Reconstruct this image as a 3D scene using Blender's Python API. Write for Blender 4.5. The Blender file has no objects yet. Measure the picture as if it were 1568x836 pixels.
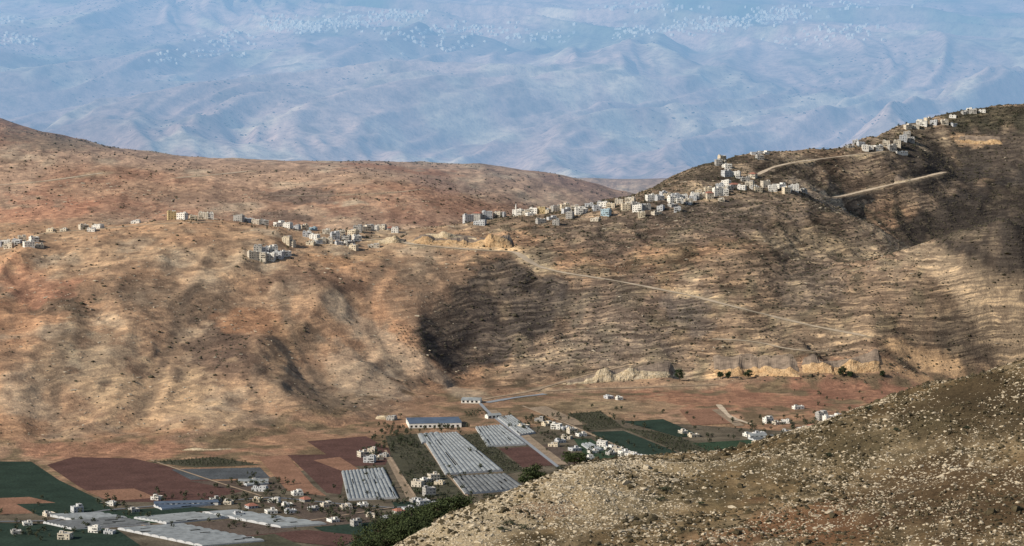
import bpy, math, random
import numpy as np
from mathutils import Vector
random.seed(7); rng=np.random.default_rng(7)
S=bpy.context.scene
# ------------------------------------------------------------------ helpers projecting image pixels into the world
F=4670.0; PITCH=math.radians(5.5); CH=578.0
cp,sp=math.cos(PITCH),math.sin(PITCH)
def pixel_ray(px,py):
    u=(418.0-py)/F; x=(px-784.0)/F
    dy=cp+u*sp; dz=-sp+u*cp
    return x/dy, dz/dy
def at(px,py,d):
    a,b=pixel_ray(px,py); return (a*d,d,CH+b*d)
def floorpt(px,py,z=0.0):
    a,b=pixel_ray(px,py); d=(z-CH)/b
    return (a*d,d,z)
# ------------------------------------------------------------------ noise
_T=rng.random((512,512))*2-1
def vn(x,y,seed=0):
    x=x+seed*17.37; y=y+seed*9.71
    xi=np.floor(x).astype(int); yi=np.floor(y).astype(int)
    fx=x-xi; fy=y-yi
    fx=fx*fx*fx*(fx*(fx*6-15)+10); fy=fy*fy*fy*(fy*(fy*6-15)+10)
    a=_T[xi%512,yi%512];b=_T[(xi+1)%512,yi%512];c=_T[xi%512,(yi+1)%512];d=_T[(xi+1)%512,(yi+1)%512]
    return (a*(1-fx)+b*fx)*(1-fy)+(c*(1-fx)+d*fx)*fy
def fbm(x,y,o=4,seed=0,g=0.5):
    s=0;a=1.0
    for i in range(o):
        s=s+a*vn(x,y,seed+i*3.1); x,y=(x*1.6-y*1.2),(x*1.2+y*1.6); a*=g
    return s
def ridged(x,y,o=4,seed=0,g=0.5,rot=True):
    s=0;a=1.0
    for i in range(o):
        s=s+a*(1-2*np.abs(vn(x,y,seed+i*3.1))); x,y=((x*1.6-y*1.2),(x*1.2+y*1.6)) if rot else (x*2+.3*y,y*2-.3*x); a*=g
    return s
def sstep(a,b,x):
    t=np.clip((x-a)/(b-a),0,1); return t*t*(3-2*t)
# ------------------------------------------------------------------ RBF
def rbf_fit(P):
    P=np.array(P,float); xy=P[:,:2]/1000.; z=P[:,2]; n=len(P)
    r=np.linalg.norm(xy[:,None]-xy[None],axis=2)
    K=np.where(r>0,r*r*np.log(np.maximum(r,1e-9)),0)+np.eye(n)*1e-5
    A=np.zeros((n+3,n+3)); A[:n,:n]=K; A[:n,n]=1; A[:n,n+1:]=xy; A[n,:n]=1; A[n+1:,:n]=xy.T
    w=np.linalg.solve(A,np.concatenate([z,[0,0,0]]))
    def f(x,y):
        x=x/1000.;y=y/1000.
        s=w[n]+w[n+1]*x+w[n+2]*y
        for i in range(n):
            r2=(x-xy[i,0])**2+(y-xy[i,1])**2
            s=s+w[i]*0.5*r2*np.log(np.maximum(r2,1e-12))
        return s
    return f
class Terrain:
    def __init__(s,x0,x1,dx,y0,y1,dy):
        s.x0,s.y0,s.dx,s.dy=x0,y0,dx,dy
        s.xs=np.arange(x0,x1+dx*.5,dx); s.ys=np.arange(y0,y1+dy*.5,dy)
        s.X,s.Y=np.meshgrid(s.xs,s.ys); s.Z=np.zeros_like(s.X)
    def samp(s,Z,x,y):
        x=np.asarray(x,float);y=np.asarray(y,float)
        gx=np.clip((x-s.x0)/s.dx,0,len(s.xs)-1.001); gy=np.clip((y-s.y0)/s.dy,0,len(s.ys)-1.001)
        i=gx.astype(int); j=gy.astype(int); fx=gx-i; fy=gy-j
        return (Z[j,i]*(1-fx)+Z[j,i+1]*fx)*(1-fy)+(Z[j+1,i]*(1-fx)+Z[j+1,i+1]*fx)*fy
    def h(s,x,y): return s.samp(s.Z,x,y)
    def hit(s,px,py,dmin=None,dmax=None):
        dmin=dmin or s.y0+5; dmax=dmax or s.ys[-1]-5
        D=np.arange(dmin,dmax,2.5)
        for k in range(60):
            a,b=pixel_ray(px,py+k)
            m=np.nonzero(CH+b*D<=s.h(a*D,D))[0]
            if len(m): 
                d=D[m[0]]; return np.array([a*d,d,float(s.h(a*d,d))])
        a,b=pixel_ray(px,py); return np.array([a*dmax,dmax,float(s.h(a*dmax,dmax))])
    def mesh(s,name,mat,col=None):
        ny,nx=s.X.shape
        V=np.stack([s.X,s.Y,s.Z],-1).reshape(-1,3)
        idx=np.arange(nx*ny).reshape(ny,nx)
        Q=np.stack([idx[:-1,:-1],idx[:-1,1:],idx[1:,1:],idx[1:,:-1]],-1).reshape(-1,4)
        ob=bulk(name,V,Q,[mat],smooth=True)
        if col is not None:
            at_=ob.data.color_attributes.new("soil",'FLOAT_COLOR','POINT')
            at_.data.foreach_set("color",col.reshape(-1,4).astype(np.float32).ravel())
        return ob
def bulk(name,V,Q,mats,smooth=False,mi=None):
    me=bpy.data.meshes.new(name); V=np.asarray(V,np.float32); Q=np.asarray(Q,np.int32); k=Q.shape[1]
    me.vertices.add(len(V)); me.vertices.foreach_set("co",V.ravel())
    me.loops.add(Q.size); me.loops.foreach_set("vertex_index",Q.ravel())
    me.polygons.add(len(Q)); me.polygons.foreach_set("loop_start",np.arange(0,Q.size,k,dtype=np.int32))
    me.polygons.foreach_set("loop_total",np.full(len(Q),k,np.int32))
    for m in mats: me.materials.append(m)
    if mi is not None: me.polygons.foreach_set("material_index",np.asarray(mi,np.int32))
    me.update(calc_edges=True); me.validate()
    me.polygons.foreach_set("use_smooth",np.full(len(me.polygons),smooth,bool))
    ob=bpy.data.objects.new(name,me); S.collection.objects.link(ob); return ob
# ------------------------------------------------------------------ materials
class NT:
    def __init__(s,name,rough=0.95,spec=0.1):
        s.m=bpy.data.materials.new(name); s.m.use_nodes=True; s.t=s.m.node_tree; s.N=s.t.nodes; s.L=s.t.links
        s.b=s.N['Principled BSDF']; s.b.inputs['Roughness'].default_value=rough
        s.b.inputs['Specular IOR Level'].default_value=spec
        s.pos=s.N.new('ShaderNodeNewGeometry').outputs['Position']
    def link(s,a,b): s.L.new(a,b)
    def mapping(s,scale=(1,1,1),rot=(0,0,0),src=None):
        n=s.N.new('ShaderNodeMapping'); n.inputs['Scale'].default_value=scale; n.inputs['Rotation'].default_value=rot
        s.link(src or s.pos,n.inputs['Vector']); return n.outputs[0]
    def noise(s,scale,detail=4,rough=0.6,vec=None,dist=0):
        n=s.N.new('ShaderNodeTexNoise'); n.inputs['Scale'].default_value=scale; n.inputs['Detail'].default_value=detail
        n.inputs['Roughness'].default_value=rough; n.inputs['Distortion'].default_value=dist
        s.link(vec or s.pos,n.inputs['Vector']); return n.outputs['Fac']
    def ramp(s,f,stops):
        n=s.N.new('ShaderNodeValToRGB'); e=n.color_ramp.elements
        while len(e)<len(stops): e.new(0.5)
        for i,(p,c) in enumerate(stops):
            e[i].position=p; e[i].color=(c,c,c,1) if not hasattr(c,'__len__') else (*c,1)
        s.link(f,n.inputs[0]); return n.outputs[0]
    def mix(s,f,a,b,mode='MIX'):
        n=s.N.new('ShaderNodeMix'); n.data_type='RGBA'; n.blend_type=mode
        for v,i in ((f,0),(a,6),(b,7)):
            if isinstance(v,(int,float)): n.inputs[i].default_value=v if i==0 else (v,v,v,1)
            elif isinstance(v,tuple): n.inputs[i].default_value=(*v,1)
            else: s.link(v,n.inputs[i])
        return n.outputs[2]
    def math(s,op,a,b=0.0,c=None):
        n=s.N.new('ShaderNodeMath'); n.operation=op
        for i,v in enumerate((a,b,c)):
            if v is None: continue
            if isinstance(v,(int,float)): n.inputs[i].default_value=v
            else: s.link(v,n.inputs[i])
        return n.outputs[0]
    def bump(s,h,dist,strength=1.0):
        n=s.N.new('ShaderNodeBump'); n.inputs['Distance'].default_value=dist; n.inputs['Strength'].default_value=strength
        s.link(h,n.inputs['Height']); s.link(n.outputs[0],s.b.inputs['Normal'])
    def out(s,c):
        if isinstance(c,tuple): s.b.inputs['Base Color'].default_value=(*c,1)
        else: s.link(c,s.b.inputs['Base Color'])
        return s.m
def simple(name,c,var=0.25,scale=0.5,rough=0.9,spec=0.2):
    n=NT(name,rough,spec); f=n.noise(scale,3)
    lo=tuple(v*(1-var) for v in c); hi=tuple(min(1,v*(1+var)) for v in c)
    return n.out(n.mix(n.ramp(f,[(0.3,0.0),(0.7,1.0)]),lo,hi))
def terrain_mat(name,fine=1.0,bump=1.0,strata=True,speck=.5,stone=.55):
    n=NT(name,1.0,0.0)
    a=n.N.new('ShaderNodeAttribute'); a.attribute_name='soil'
    col=a.outputs['Color']
    f2=n.noise(0.07*fine,5,0.75); f3=n.noise(0.33*fine,3,0.8)
    col=n.mix(1.0,col,n.ramp(f2,[(0.36,(0.66,0.65,0.66)),(0.5,(1,1,1)),(0.66,(1.3,1.28,1.22))]),'MULTIPLY')
    h=n.math('ADD',f2,n.math('MULTIPLY',f3,0.6))
    if strata:
        sx=n.N.new('ShaderNodeSeparateXYZ'); n.link(n.pos,sx.inputs[0])
        w=n.math('MULTIPLY_ADD',sx.outputs[0],-0.085,sx.outputs[2])
        w=n.math('ADD',w,n.math('MULTIPLY',n.noise(0.009,5),34.0))
        cx=n.N.new('ShaderNodeCombineXYZ'); n.link(n.math('MULTIPLY',w,0.33),cx.inputs[2])
        n.link(n.math('MULTIPLY',sx.outputs[0],0.015),cx.inputs[0])
        n.link(n.math('MULTIPLY',sx.outputs[1],0.008),cx.inputs[1])
        b=n.noise(1.0,3,0.65,vec=cx.outputs[0])
        patch=n.ramp(f2,[(0.36,0.15),(0.55,1.0)])
        msk=n.math('MULTIPLY',patch,a.outputs['Alpha'])
        sc=n.ramp(b,[(0.38,(0.34,0.33,0.34)),(0.5,(0.93,0.93,0.93)),(0.62,(1.95,1.87,1.68))])
        col=n.mix(msk,col,n.mix(1.0,col,sc,'MULTIPLY'))
    st=n.ramp(f3,[(0.56,0.0),(0.70,1.0)])
    col=n.mix(n.math('MULTIPLY',st,stone),col,n.mix(1.0,col,(2.0,1.97,1.85),'MULTIPLY'))
    dk=n.ramp(f3,[(0.28,1.0),(0.42,0.0)])
    col=n.mix(n.math('MULTIPLY',dk,speck),col,n.mix(1.0,col,(.3,.31,.3),'MULTIPLY'))
    n.bump(h,3.0*bump,0.7)
    return n.out(col)
# ------------------------------------------------------------------ MID TERRAIN
crest=[(-350,430,4650),(-120,400,4700),(0,378,4720),(80,355,4800),(200,343,4850),(260,338,4850),(330,336,4850),(420,348,4850),
 (490,352,4900),(560,352,4950),(640,356,5050),(720,341,5100),(800,334,5150),(900,322,5220),(960,303,5280),(1040,268,5400),
 (1100,247,5450),(1150,234,5500),(1210,232,5550),(1270,230,5600),(1320,211,5700),(1380,192,5850),(1450,174,5950),(1568,158,6050),(1750,148,6150),(2000,150,6250)]
P=[at(*c) for c in crest]
for c in crest:
    x,y,z=at(*c); k=1+90/y
    P.append((x*k,y+110,z-22)); 
    P.append((x*(1+380/y),y+420,z-(75 if c[0]<900 else 130)))
base=[(-350,708),(-150,703),(0,698),(150,692),(300,684),(400,668),(500,655),(560,643),(620,625),(720,608),(850,600),(950,596),(1050,596),(1200,596),(1400,588),(1568,575),(1800,566),(2000,560)]
for c in base:
    x,y,z=floorpt(*c); P.append((x,y,1.5)); P.append((x*0.95,y-200,-30)); P.append((x*.85,y-700,-60))
mid=[(1240,296,5250),(1370,370,4985),(1470,440,4740),(1568,522,4440),(1400,338,5450),(1568,400,5200),(1568,300,5620),(1450,240,5780),(1300,270,5500)]
P+=[at(*c) for c in mid]
for px,d,z in ((1395,5215,112),(1510,4960,62),(1568,4800,50),(1700,4700,45),(1800,5100,100)):
    P.append(((px-784)/F*d,d,z))
back=[(-350,150,6600),(-150,155,6600),(0,182,6600),(100,214,6600),(200,235,6600),(300,250,6600),(350,254,6600),(420,257,6600),(500,252,6600),(560,250,6600),(700,253,6600),(780,258,6580),(830,264,6560),(880,273,6540),(920,284,6500),(960,294,6450)]
for c in back:
    x,y,z=at(*c); P.append((x,y,z)); P.append((x*1.03,y+150,z-25)); P.append((x*1.1,y+700,max(20,z-150)))
P+=[at(890,280,7350),at(950,276,7350),at(1010,276,7350),at(1090,282,7350)]
P+=[at(100,300,5750),at(350,300,5850),at(650,300,5900)]
for x,y,z in ((400,5950,100),(700,6400,120),(1200,7000,150),(1600,7000,150),(-1400,8200,-60),(-700,8200,-60),(0,8200,-60),(700,8200,-60),(1400,8200,-60)):
    P.append((x,y,z))
f=rbf_fit(P)
M=Terrain(-1500,1650,4.5,2500,8250,5.5)
M.Z=f(M.X,M.Y)
base_raw=M.Z.copy()
M.Z=np.maximum(M.Z,0)
CP=np.array(crest)
CW=np.array([at(*c) for c in crest]); bo=np.argsort(CW[:,0])
def cd(px): return float(np.interp(px,CP[:,0],CP[:,2]))+60
def mhit(px,py,back=False): 
    if back: return M.hit(px,py,5250,8200)
    return M.hit(px,py,3000,cd(px))
def foothit(px,py):
    """nearest ground at the foot of the right-hand hill"""
    return M.hit(px,py,3900,floorpt(px,592)[1]+75)
def world_line(pts,back=False,n=6,sm=3,fn=None):
    fn=fn or (lambda a,b: mhit(a,b,back))
    out=[]
    for (a,b) in zip(pts[:-1],pts[1:]):
        for t in np.linspace(0,1,n,endpoint=False): out.append(fn(a[0]+(b[0]-a[0])*t,a[1]+(b[1]-a[1])*t))
    out.append(fn(*pts[-1])); out=np.array(out)
    for _ in range(sm):
        o=out.copy(); o[1:-1]=(out[:-2]+2*out[1:-1]+out[2:])/4; out=o
    return out
def pdist(X,Y,L,wantz=False):
    D=np.full(X.shape,1e9); Sg=np.zeros(X.shape); Zn=np.zeros(X.shape)
    for a,b in zip(L[:-1],L[1:]):
        dx,dy=b[0]-a[0],b[1]-a[1]; l2=dx*dx+dy*dy+1e-9
        t=np.clip(((X-a[0])*dx+(Y-a[1])*dy)/l2,0,1)
        ex,ey=X-a[0]-t*dx,Y-a[1]-t*dy; d=np.hypot(ex,ey); s=np.sign(dx*(Y-a[1])-dy*(X-a[0]))
        m=d<D; D[m]=d[m]; Sg[m]=s[m]
        if wantz: Zn[m]=(a[2]+t*(b[2]-a[2]))[m]
    return (D,Zn) if wantz else (D,Sg)
def region(L,r):
    i0=max(0,int((L[:,0].min()-r-M.x0)/M.dx)); i1=int((L[:,0].max()+r-M.x0)/M.dx)+2
    j0=max(0,int((L[:,1].min()-r-M.y0)/M.dy)); j1=int((L[:,1].max()+r-M.y0)/M.dy)+2
    return slice(j0,j1),slice(max(0,i0),max(1,i1))
# (line, wall width west, wall width east, depth)
gul=[([(805,400),(782,440),(750,480),(725,520),(708,555),(716,585),(722,606)],85,185,34),
 ([(90,500),(85,590),(82,670)],45,60,16),([(300,430),(270,500),(250,560),(215,640)],50,70,13),
 ([(430,450),(450,520),(470,560),(500,600),(560,640)],40,80,18),([(395,560),(385,600),(405,650)],34,50,13),
 ([(600,390),(560,450),(570,520),(620,580)],40,60,11),
 ([(1005,430),(1015,480),(1045,530),(1060,560)],30,60,15),([(1250,330),(1225,400),(1195,450),(1220,485)],60,110,26),
 ([(1330,470),(1300,510),(1250,540)],40,60,11),([(900,360),(840,400),(850,450),(900,500),(880,560)],50,80,8),([(1120,450),(1125,510),(1150,560)],35,60,12),([(180,400),(160,500),(150,560)],40,60,11),
 ([(1390,440),(1400,490),(1400,540)],35,60,10),([(950,440),(930,500),(960,545)],30,60,10)]
lines=[(world_line(g[0]),g) for g in gul]
for L,g in lines:
    r=max(g[1],g[2])*2.6; sl=region(L,r); X,Y=M.X[sl],M.Y[sl]
    X2=X+10*vn(X/60,Y/60,5); D,sg=pdist(X2,Y,L)
    W=np.where(sg<0,g[1],g[2]); tp=sstep(-20,260,L[0,1]-Y)
    M.Z[sl]-=g[3]*tp*np.exp(-(D/W)**2*1.2)*sstep(2,30,base_raw[sl])
X,Y=M.X,M.Y
slope_m=sstep(1,35,base_raw)
cy_=np.interp(X,CW[bo,0],CW[bo,1]); fade=.2+.8*sstep(0,350,np.abs(cy_-Y)); fade=np.where(Y>cy_,.4,fade)
warp=50*vn(X/260,Y/260,3)
M.Z+=slope_m*fade*(9.5*(ridged((X+warp)/210,Y/520,2,11)-0.5)+2.5*fbm(X/80,Y/130,3,21)+ 2.8*ridged((X+warp*.5)/50,Y/130,2,31))
M.Z+=slope_m*.45*fbm(X/14,Y/14,2,35)
strat=(M.Z-0.085*X+6*vn(X/160,Y/160,51))
M.Z+=slope_m*0.65*(((strat/5.0)%1.0))*sstep(-0.2,0.3,vn(X/110,Y/150,52))
M.Z=np.maximum(M.Z,0)
lim=CH+pixel_ray(950,274)[1]*Y; M.Z=np.where(Y>6950,np.minimum(M.Z,lim+3*vn(X/120,Y/120,4)),M.Z)
roads=[([(600,368),(640,376),(700,381),(760,385),(790,386),(800,394),(825,410),(862,419),(940,430),(1000,442),(1060,454),(1130,472),(1190,487),(1260,504),(1330,516)],12,False),
 ([(1238,290),(1258,300),(1275,304),(1320,294),(1380,280),(1447,264)],12,False),
 ([(1160,268),(1185,255),(1230,247),(1290,240),(1350,233)],9,False),
 ([(1090,520),(1130,522),(1165,525),(1200,535),(1260,540)],8,False),
 ([(720,616),(760,608),(800,603),(840,592),(880,580),(960,560)],7,False),
 ([(835,600),(900,596),(1000,594),(1100,590)],7,False),
 ([(60,357),(140,352),(250,342),(340,340)],6,False),
 ([(560,368),(600,366),(640,376)],8,False),
 ([(0,284),(60,279),(110,272),(160,265)],10,True),([(270,273),(330,268),(385,262)],10,True),([(420,300),(520,300),(600,296),(650,290)],6,True)]
road_lines=[]; roadd=np.full(M.X.shape,99.0)
for pts,w,bk in roads:
    L=world_line(pts,bk,6,8); road_lines.append((L,w,bk)); sl=region(L,30)
    D,Zn=pdist(M.X[sl],M.Y[sl],L,True); k=sstep(w*.5+13,w*.5+3,D); M.Z[sl]=M.Z[sl]*(1-k)+Zn*k; roadd[sl]=np.minimum(roadd[sl],D-w*.5)
# -------- soil colours
def C(*c): return np.array(c,float)
t1=fbm(X/300,Y/300,5,61); t2=fbm(X/60,Y/90,4,66); t3=fbm(X/22,Y/30,3,69)
tan=C(.44,.315,.205); org=C(.43,.25,.15); brn=C(.20,.148,.107); drk=C(.085,.07,.056); pale=C(.51,.405,.29); red=C(.32,.155,.10); slate=C(.105,.09,.08)
def lerp(a,b,t): return a+(b-a)*t[...,None]
col=lerp(np.broadcast_to(org,X.shape+(3,)),tan,np.clip(0.4+0.7*t1+.3*t2,0,1))
col=lerp(col,pale,np.clip(0.8*t2-.2,0,.5))
col=lerp(col,C(.18,.125,.09)+0*col,np.clip(1.0*t3+.6*t1-.2,0,.6))
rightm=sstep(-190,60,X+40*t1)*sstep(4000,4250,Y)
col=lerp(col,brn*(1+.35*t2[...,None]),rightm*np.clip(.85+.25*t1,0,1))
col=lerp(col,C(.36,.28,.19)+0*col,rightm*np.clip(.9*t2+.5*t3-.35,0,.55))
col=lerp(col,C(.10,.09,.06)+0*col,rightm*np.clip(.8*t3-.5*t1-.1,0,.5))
alpha=0.32+0.63*rightm*slope_m
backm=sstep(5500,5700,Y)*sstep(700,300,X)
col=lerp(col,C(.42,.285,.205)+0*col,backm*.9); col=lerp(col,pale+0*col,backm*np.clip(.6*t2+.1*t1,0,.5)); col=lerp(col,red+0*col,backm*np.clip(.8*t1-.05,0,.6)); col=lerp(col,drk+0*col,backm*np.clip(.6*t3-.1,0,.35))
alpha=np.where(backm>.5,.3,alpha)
floorm=1-slope_m
col=lerp(col,C(.28,.17,.11)+0*col,floorm*.8); col=lerp(col,C(.09,.09,.055)+0*col,floorm*np.clip(.9*t3+.2,0,.55))
def blob(px,py,rx,ry,c,s=.8,a=None,back=False):
    global col,alpha
    c0=mhit(px,py,back); tp=mhit(px,py-ry,back); bt=mhit(px,py+ry,back)
    rxw=rx*c0[1]/F; ryw=max(15,(tp[1]-bt[1])/2); cy=(tp[1]+bt[1])/2
    L=np.array([[c0[0]-rxw*1.6,cy-ryw*1.6],[c0[0]+rxw*1.6,cy+ryw*1.6]]); sl=region(L,0)
    r=np.hypot((M.X[sl]-c0[0])/rxw,(M.Y[sl]-cy)/ryw)+.35*t2[sl]+.4*t3[sl]
    m=sstep(1.12,.65,r)*s
    col[sl]=lerp(col[sl],np.asarray(c)+0*col[sl],m)
    if a is not None: alpha[sl]=alpha[sl]*(1-m)+a*m
def stroke(pts,w,c,s=.8,back=False,wn=0.5,L=None):
    L=world_line(pts,back) if L is None else L; sl=region(L,w*2.5); D,sg=pdist(M.X[sl],M.Y[sl],L)
    W=w*(1+wn*t2[sl])
    m=sstep(1.2,.5,D/np.maximum(W,1))*s; col[sl]=lerp(col[sl],np.asarray(c)+0*col[sl],m)
def patch(pts,c,s=.85,soft=30,wob=20,a=None,mott=0):
    """ground darkened inside an outline given in image pixels, mostly painting in slope shade"""
    L=np.array([mhit(*p) for p in pts+[pts[0]]]); sl=region(L,soft*2); X_,Y_=M.X[sl]+wob*t3[sl],M.Y[sl]+wob*2*t2[sl]
    D,_=pdist(X_,Y_,L); ins=np.zeros(X_.shape,bool)
    for p,q in zip(L[:-1],L[1:]):
        cnd=((p[1]>Y_)!=(q[1]>Y_)); xi=(q[0]-p[0])*(Y_-p[1])/((q[1]-p[1])+1e-9)+p[0]; ins^=cnd&(X_<xi)
    m=sstep(-soft*.4,soft,np.where(ins,D,-D))*s
    if mott: m=m*np.clip(1-mott*np.clip(.9*t3[sl]+.7*t2[sl],0,1),0,1)
    col[sl]=lerp(col[sl],np.asarray(c)+0*col[sl],m)
    if a is not None: alpha[sl]=alpha[sl]*(1-m)+a*m
patch([(785,390),(735,408),(690,450),(650,495),(633,520),(648,548),(690,580),(735,575),(790,540),(850,500),(880,465),(860,430),(810,405)],slate*.72,.92,12,12,.9,mott=.6)  # shade of the ravine slope painted into the ground, mottled like scrub
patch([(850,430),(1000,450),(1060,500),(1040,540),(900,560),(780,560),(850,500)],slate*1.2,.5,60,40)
patch([(1365,352),(1400,325),(1470,285),(1640,240),(1640,540),(1560,500),(1500,455),(1440,405)],slate*.45,.95,14,12,.5,mott=.3)  # shaded back of the right spur, painted as dark ground
patch([(1230,345),(1200,390),(1165,445),(1190,480),(1260,500),(1300,470),(1280,400)],slate*.75,.7,25,20,mott=.5)  # painted shade on the spur's right-hand side
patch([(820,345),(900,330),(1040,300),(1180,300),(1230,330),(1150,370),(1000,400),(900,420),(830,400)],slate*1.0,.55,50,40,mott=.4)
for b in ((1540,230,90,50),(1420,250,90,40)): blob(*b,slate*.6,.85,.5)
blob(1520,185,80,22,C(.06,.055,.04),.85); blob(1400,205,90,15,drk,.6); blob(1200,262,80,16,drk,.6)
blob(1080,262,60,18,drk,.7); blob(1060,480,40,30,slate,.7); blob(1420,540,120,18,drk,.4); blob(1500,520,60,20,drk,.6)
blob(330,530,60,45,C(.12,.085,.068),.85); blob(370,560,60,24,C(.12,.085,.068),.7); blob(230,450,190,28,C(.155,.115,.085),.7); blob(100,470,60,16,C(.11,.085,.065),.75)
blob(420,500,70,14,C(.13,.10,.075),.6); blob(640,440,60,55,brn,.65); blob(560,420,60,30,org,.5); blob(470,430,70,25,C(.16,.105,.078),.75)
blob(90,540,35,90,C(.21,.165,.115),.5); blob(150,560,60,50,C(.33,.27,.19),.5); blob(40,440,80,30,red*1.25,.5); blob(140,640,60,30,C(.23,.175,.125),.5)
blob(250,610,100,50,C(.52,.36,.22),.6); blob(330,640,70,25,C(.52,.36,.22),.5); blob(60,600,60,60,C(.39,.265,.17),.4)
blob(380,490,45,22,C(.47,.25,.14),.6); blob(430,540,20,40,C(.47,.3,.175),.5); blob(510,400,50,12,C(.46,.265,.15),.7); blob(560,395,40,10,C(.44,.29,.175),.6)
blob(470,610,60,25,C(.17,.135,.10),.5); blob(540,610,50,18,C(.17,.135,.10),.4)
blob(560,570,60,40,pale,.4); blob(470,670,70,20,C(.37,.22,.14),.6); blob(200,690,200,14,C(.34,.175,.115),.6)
blob(1250,520,110,18,C(.30,.22,.15),.5); blob(1290,380,90,16,C(.34,.26,.17),.6); blob(1200,375,50,14,C(.34,.26,.17),.6)
blob(1000,585,160,14,C(.35,.23,.15),.6); blob(1100,610,200,18,C(.30,.16,.105),.8); blob(1350,600,160,20,C(.27,.14,.095),.8); blob(1330,555,120,14,C(.37,.22,.14),.6); blob(1420,556,60,13,C(.50,.33,.19),.85,.3); blob(1390,572,70,8,C(.47,.30,.17),.8,.3)
blob(930,620,90,14,C(.32,.24,.15),.6); blob(1080,638,60,10,C(.42,.26,.17),.9); blob(1260,300,60,9,C(.46,.35,.25),.8); blob(1490,216,45,8,C(.46,.31,.19),.8)
stroke([(1245,292),(1300,330),(1370,368),(1430,405),(1500,465),(1568,520)],22,C(.34,.26,.18),.6)
stroke([(520,470),(600,530),(680,585),(715,604)],30,pale,.45)
stroke([(580,368),(636,370),(700,374),(780,381)],24,C(.60,.42,.25),.9); stroke([(868,588),(940,580),(1030,570)],18,C(.50,.40,.28),.75); stroke([(1095,570),(1225,572),(1350,564)],14,C(.50,.33,.19),.75)
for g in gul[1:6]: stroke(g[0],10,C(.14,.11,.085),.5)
for (L,w,bk),s_ in zip(road_lines,(1,.8,.8,.6,.4,.4,.5,.8,.6,.6,.3)): stroke(None,w*.5+7,C(.42,.33,.22),.8*s_,L=L,wn=.6)
blob(60,215,70,14,C(.19,.155,.115),.6,back=True); blob(60,320,80,20,red*1.4,.5,back=True); blob(470,300,60,14,slate*1.2,.7,back=True)
blob(560,330,110,10,C(.23,.14,.105),.6,back=True); blob(230,290,80,14,C(.46,.3,.2),.6,back=True); blob(600,258,90,5,red,.6,back=True); blob(430,330,70,8,C(.13,.105,.09),.7,back=True)
blob(690,285,60,12,C(.3,.195,.16),.5,back=True); blob(540,310,25,6,C(.52,.42,.3),.7,back=True); blob(130,290,60,12,C(.46,.3,.2),.5,back=True); blob(320,300,80,12,C(.21,.14,.105),.5,back=True)
blob(900,290,80,10,C(.27,.18,.145),.6,back=True)
lum=col.mean(-1)
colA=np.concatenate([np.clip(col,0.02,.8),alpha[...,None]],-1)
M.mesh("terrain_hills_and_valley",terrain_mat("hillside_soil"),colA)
# ------------------------------------------------------------------ FAR MOUNTAINS
G=Terrain(-4600,4600,13,8200,17500,14)
X,Y=G.X,G.Y
wx=300*vn(X/1400,Y/1800,71); wy=300*vn(X/1400,Y/1400,72); sk=X+.35*(Y-9600)*np.clip(vn(X/2500,Y/2500,73)*1.5,-1,1)
rise=-130+ np.maximum(0,(Y-9500))*0.107
amp=sstep(9300,10600,Y)*(1-.45*sstep(12500,15000,Y))
G.Z=rise+amp*(95*(ridged((sk+wx)/1150,(Y+wy)/2600,2,81,.45,False)-.5)+36*(ridged((sk+wx)/330,(Y+wy)/800,3,86,.5,False)-.4))+sstep(9300,10000,Y)*14*fbm(X/260,Y/320,3,88)
G.Z=np.where(Y<9600,np.minimum(G.Z,-70),G.Z)
g1=fbm(X/900,Y/1100,5,91); g2=fbm(X/220,Y/350,4,95); 
col=lerp(np.broadcast_to(C(.66,.46,.37),X.shape+(3,)),C(.42,.27,.23),np.clip(.3+.9*g1,0,1))
col=lerp(col,C(.86,.68,.49)+0*col,np.clip(1.3*g2-.2,0,.95))
col=lerp(col,C(.12,.165,.10)+0*col,np.clip(.2+.9*g1+.5*g2,0,1)*(.2+.8*sstep(12300,14300,Y)))
col=lerp(col,C(.14,.13,.11)+0*col,np.clip(1.0*fbm(X/90,Y/160,3,97)-.4,0,.5))
colG=np.concatenate([col,np.zeros(X.shape+(1,))],-1)
G.mesh("distant_mountains",terrain_mat("distant_mountain_soil",fine=.35,bump=1.5,strata=False,speck=.2,stone=.3),colG)
# ------------------------------------------------------------------ FOREGROUND HILL
sil=[(300,990,1000),(450,930,1030),(540,880,1050),(620,836,1070),(660,806,1080),(700,791,1090),(750,772,1105),(800,750,1120),(870,715,1150),(930,706,1170),(1040,703,1190),(1120,700,1200),(1200,672,1210),(1300,640,1220),(1400,605,1230),(1500,575,1240),(1568,552,1250),(1750,500,1270),(1900,470,1290)]
P=[]
for c in sil:
    x,y,z=at(*c); P+= [(x,y,z),(x*1.04,y+45,z-7),(x*1.12,y+170,z-50),(x*1.3,y+520,z-190)]
for c in ((500,990,950),(700,900,980),(870,836,1035),(1000,836,1030),(1100,836,1025),(1300,836,1015),(1450,836,1005),(1568,836,1000),(1800,836,1000),(1000,770,1105),(1200,750,1115),(1400,720,1120),(1568,700,1110)): P.append(at(*c))
for px in (300,700,1100,1500,1900):
    P.append(((px-784)/F*850,850,335)); P.append(((px-784)/F*600,600,270))
    P.append(((px-784)/F*2200,2200,60)); P.append(((px-784)/F*2750,2750,-10))
f=rbf_fit(P)
B=Terrain(-420,620,2.0,560,2800,4.0)
B.Z=f(B.X,B.Y)
B.Z=np.where(B.Y>2600,np.minimum(B.Z,-4),B.Z)
X,Y=B.X,B.Y
B.Z+=(1.8*fbm(X/45,Y/45,4,101)+.6*fbm(X/9,Y/9,3,105))*sstep(2500,2000,Y)
t1=fbm(X/60,Y/60,4,111); t2=fbm(X/14,Y/20,4,115); t3=fbm(X/4,Y/6,2,119)
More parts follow.
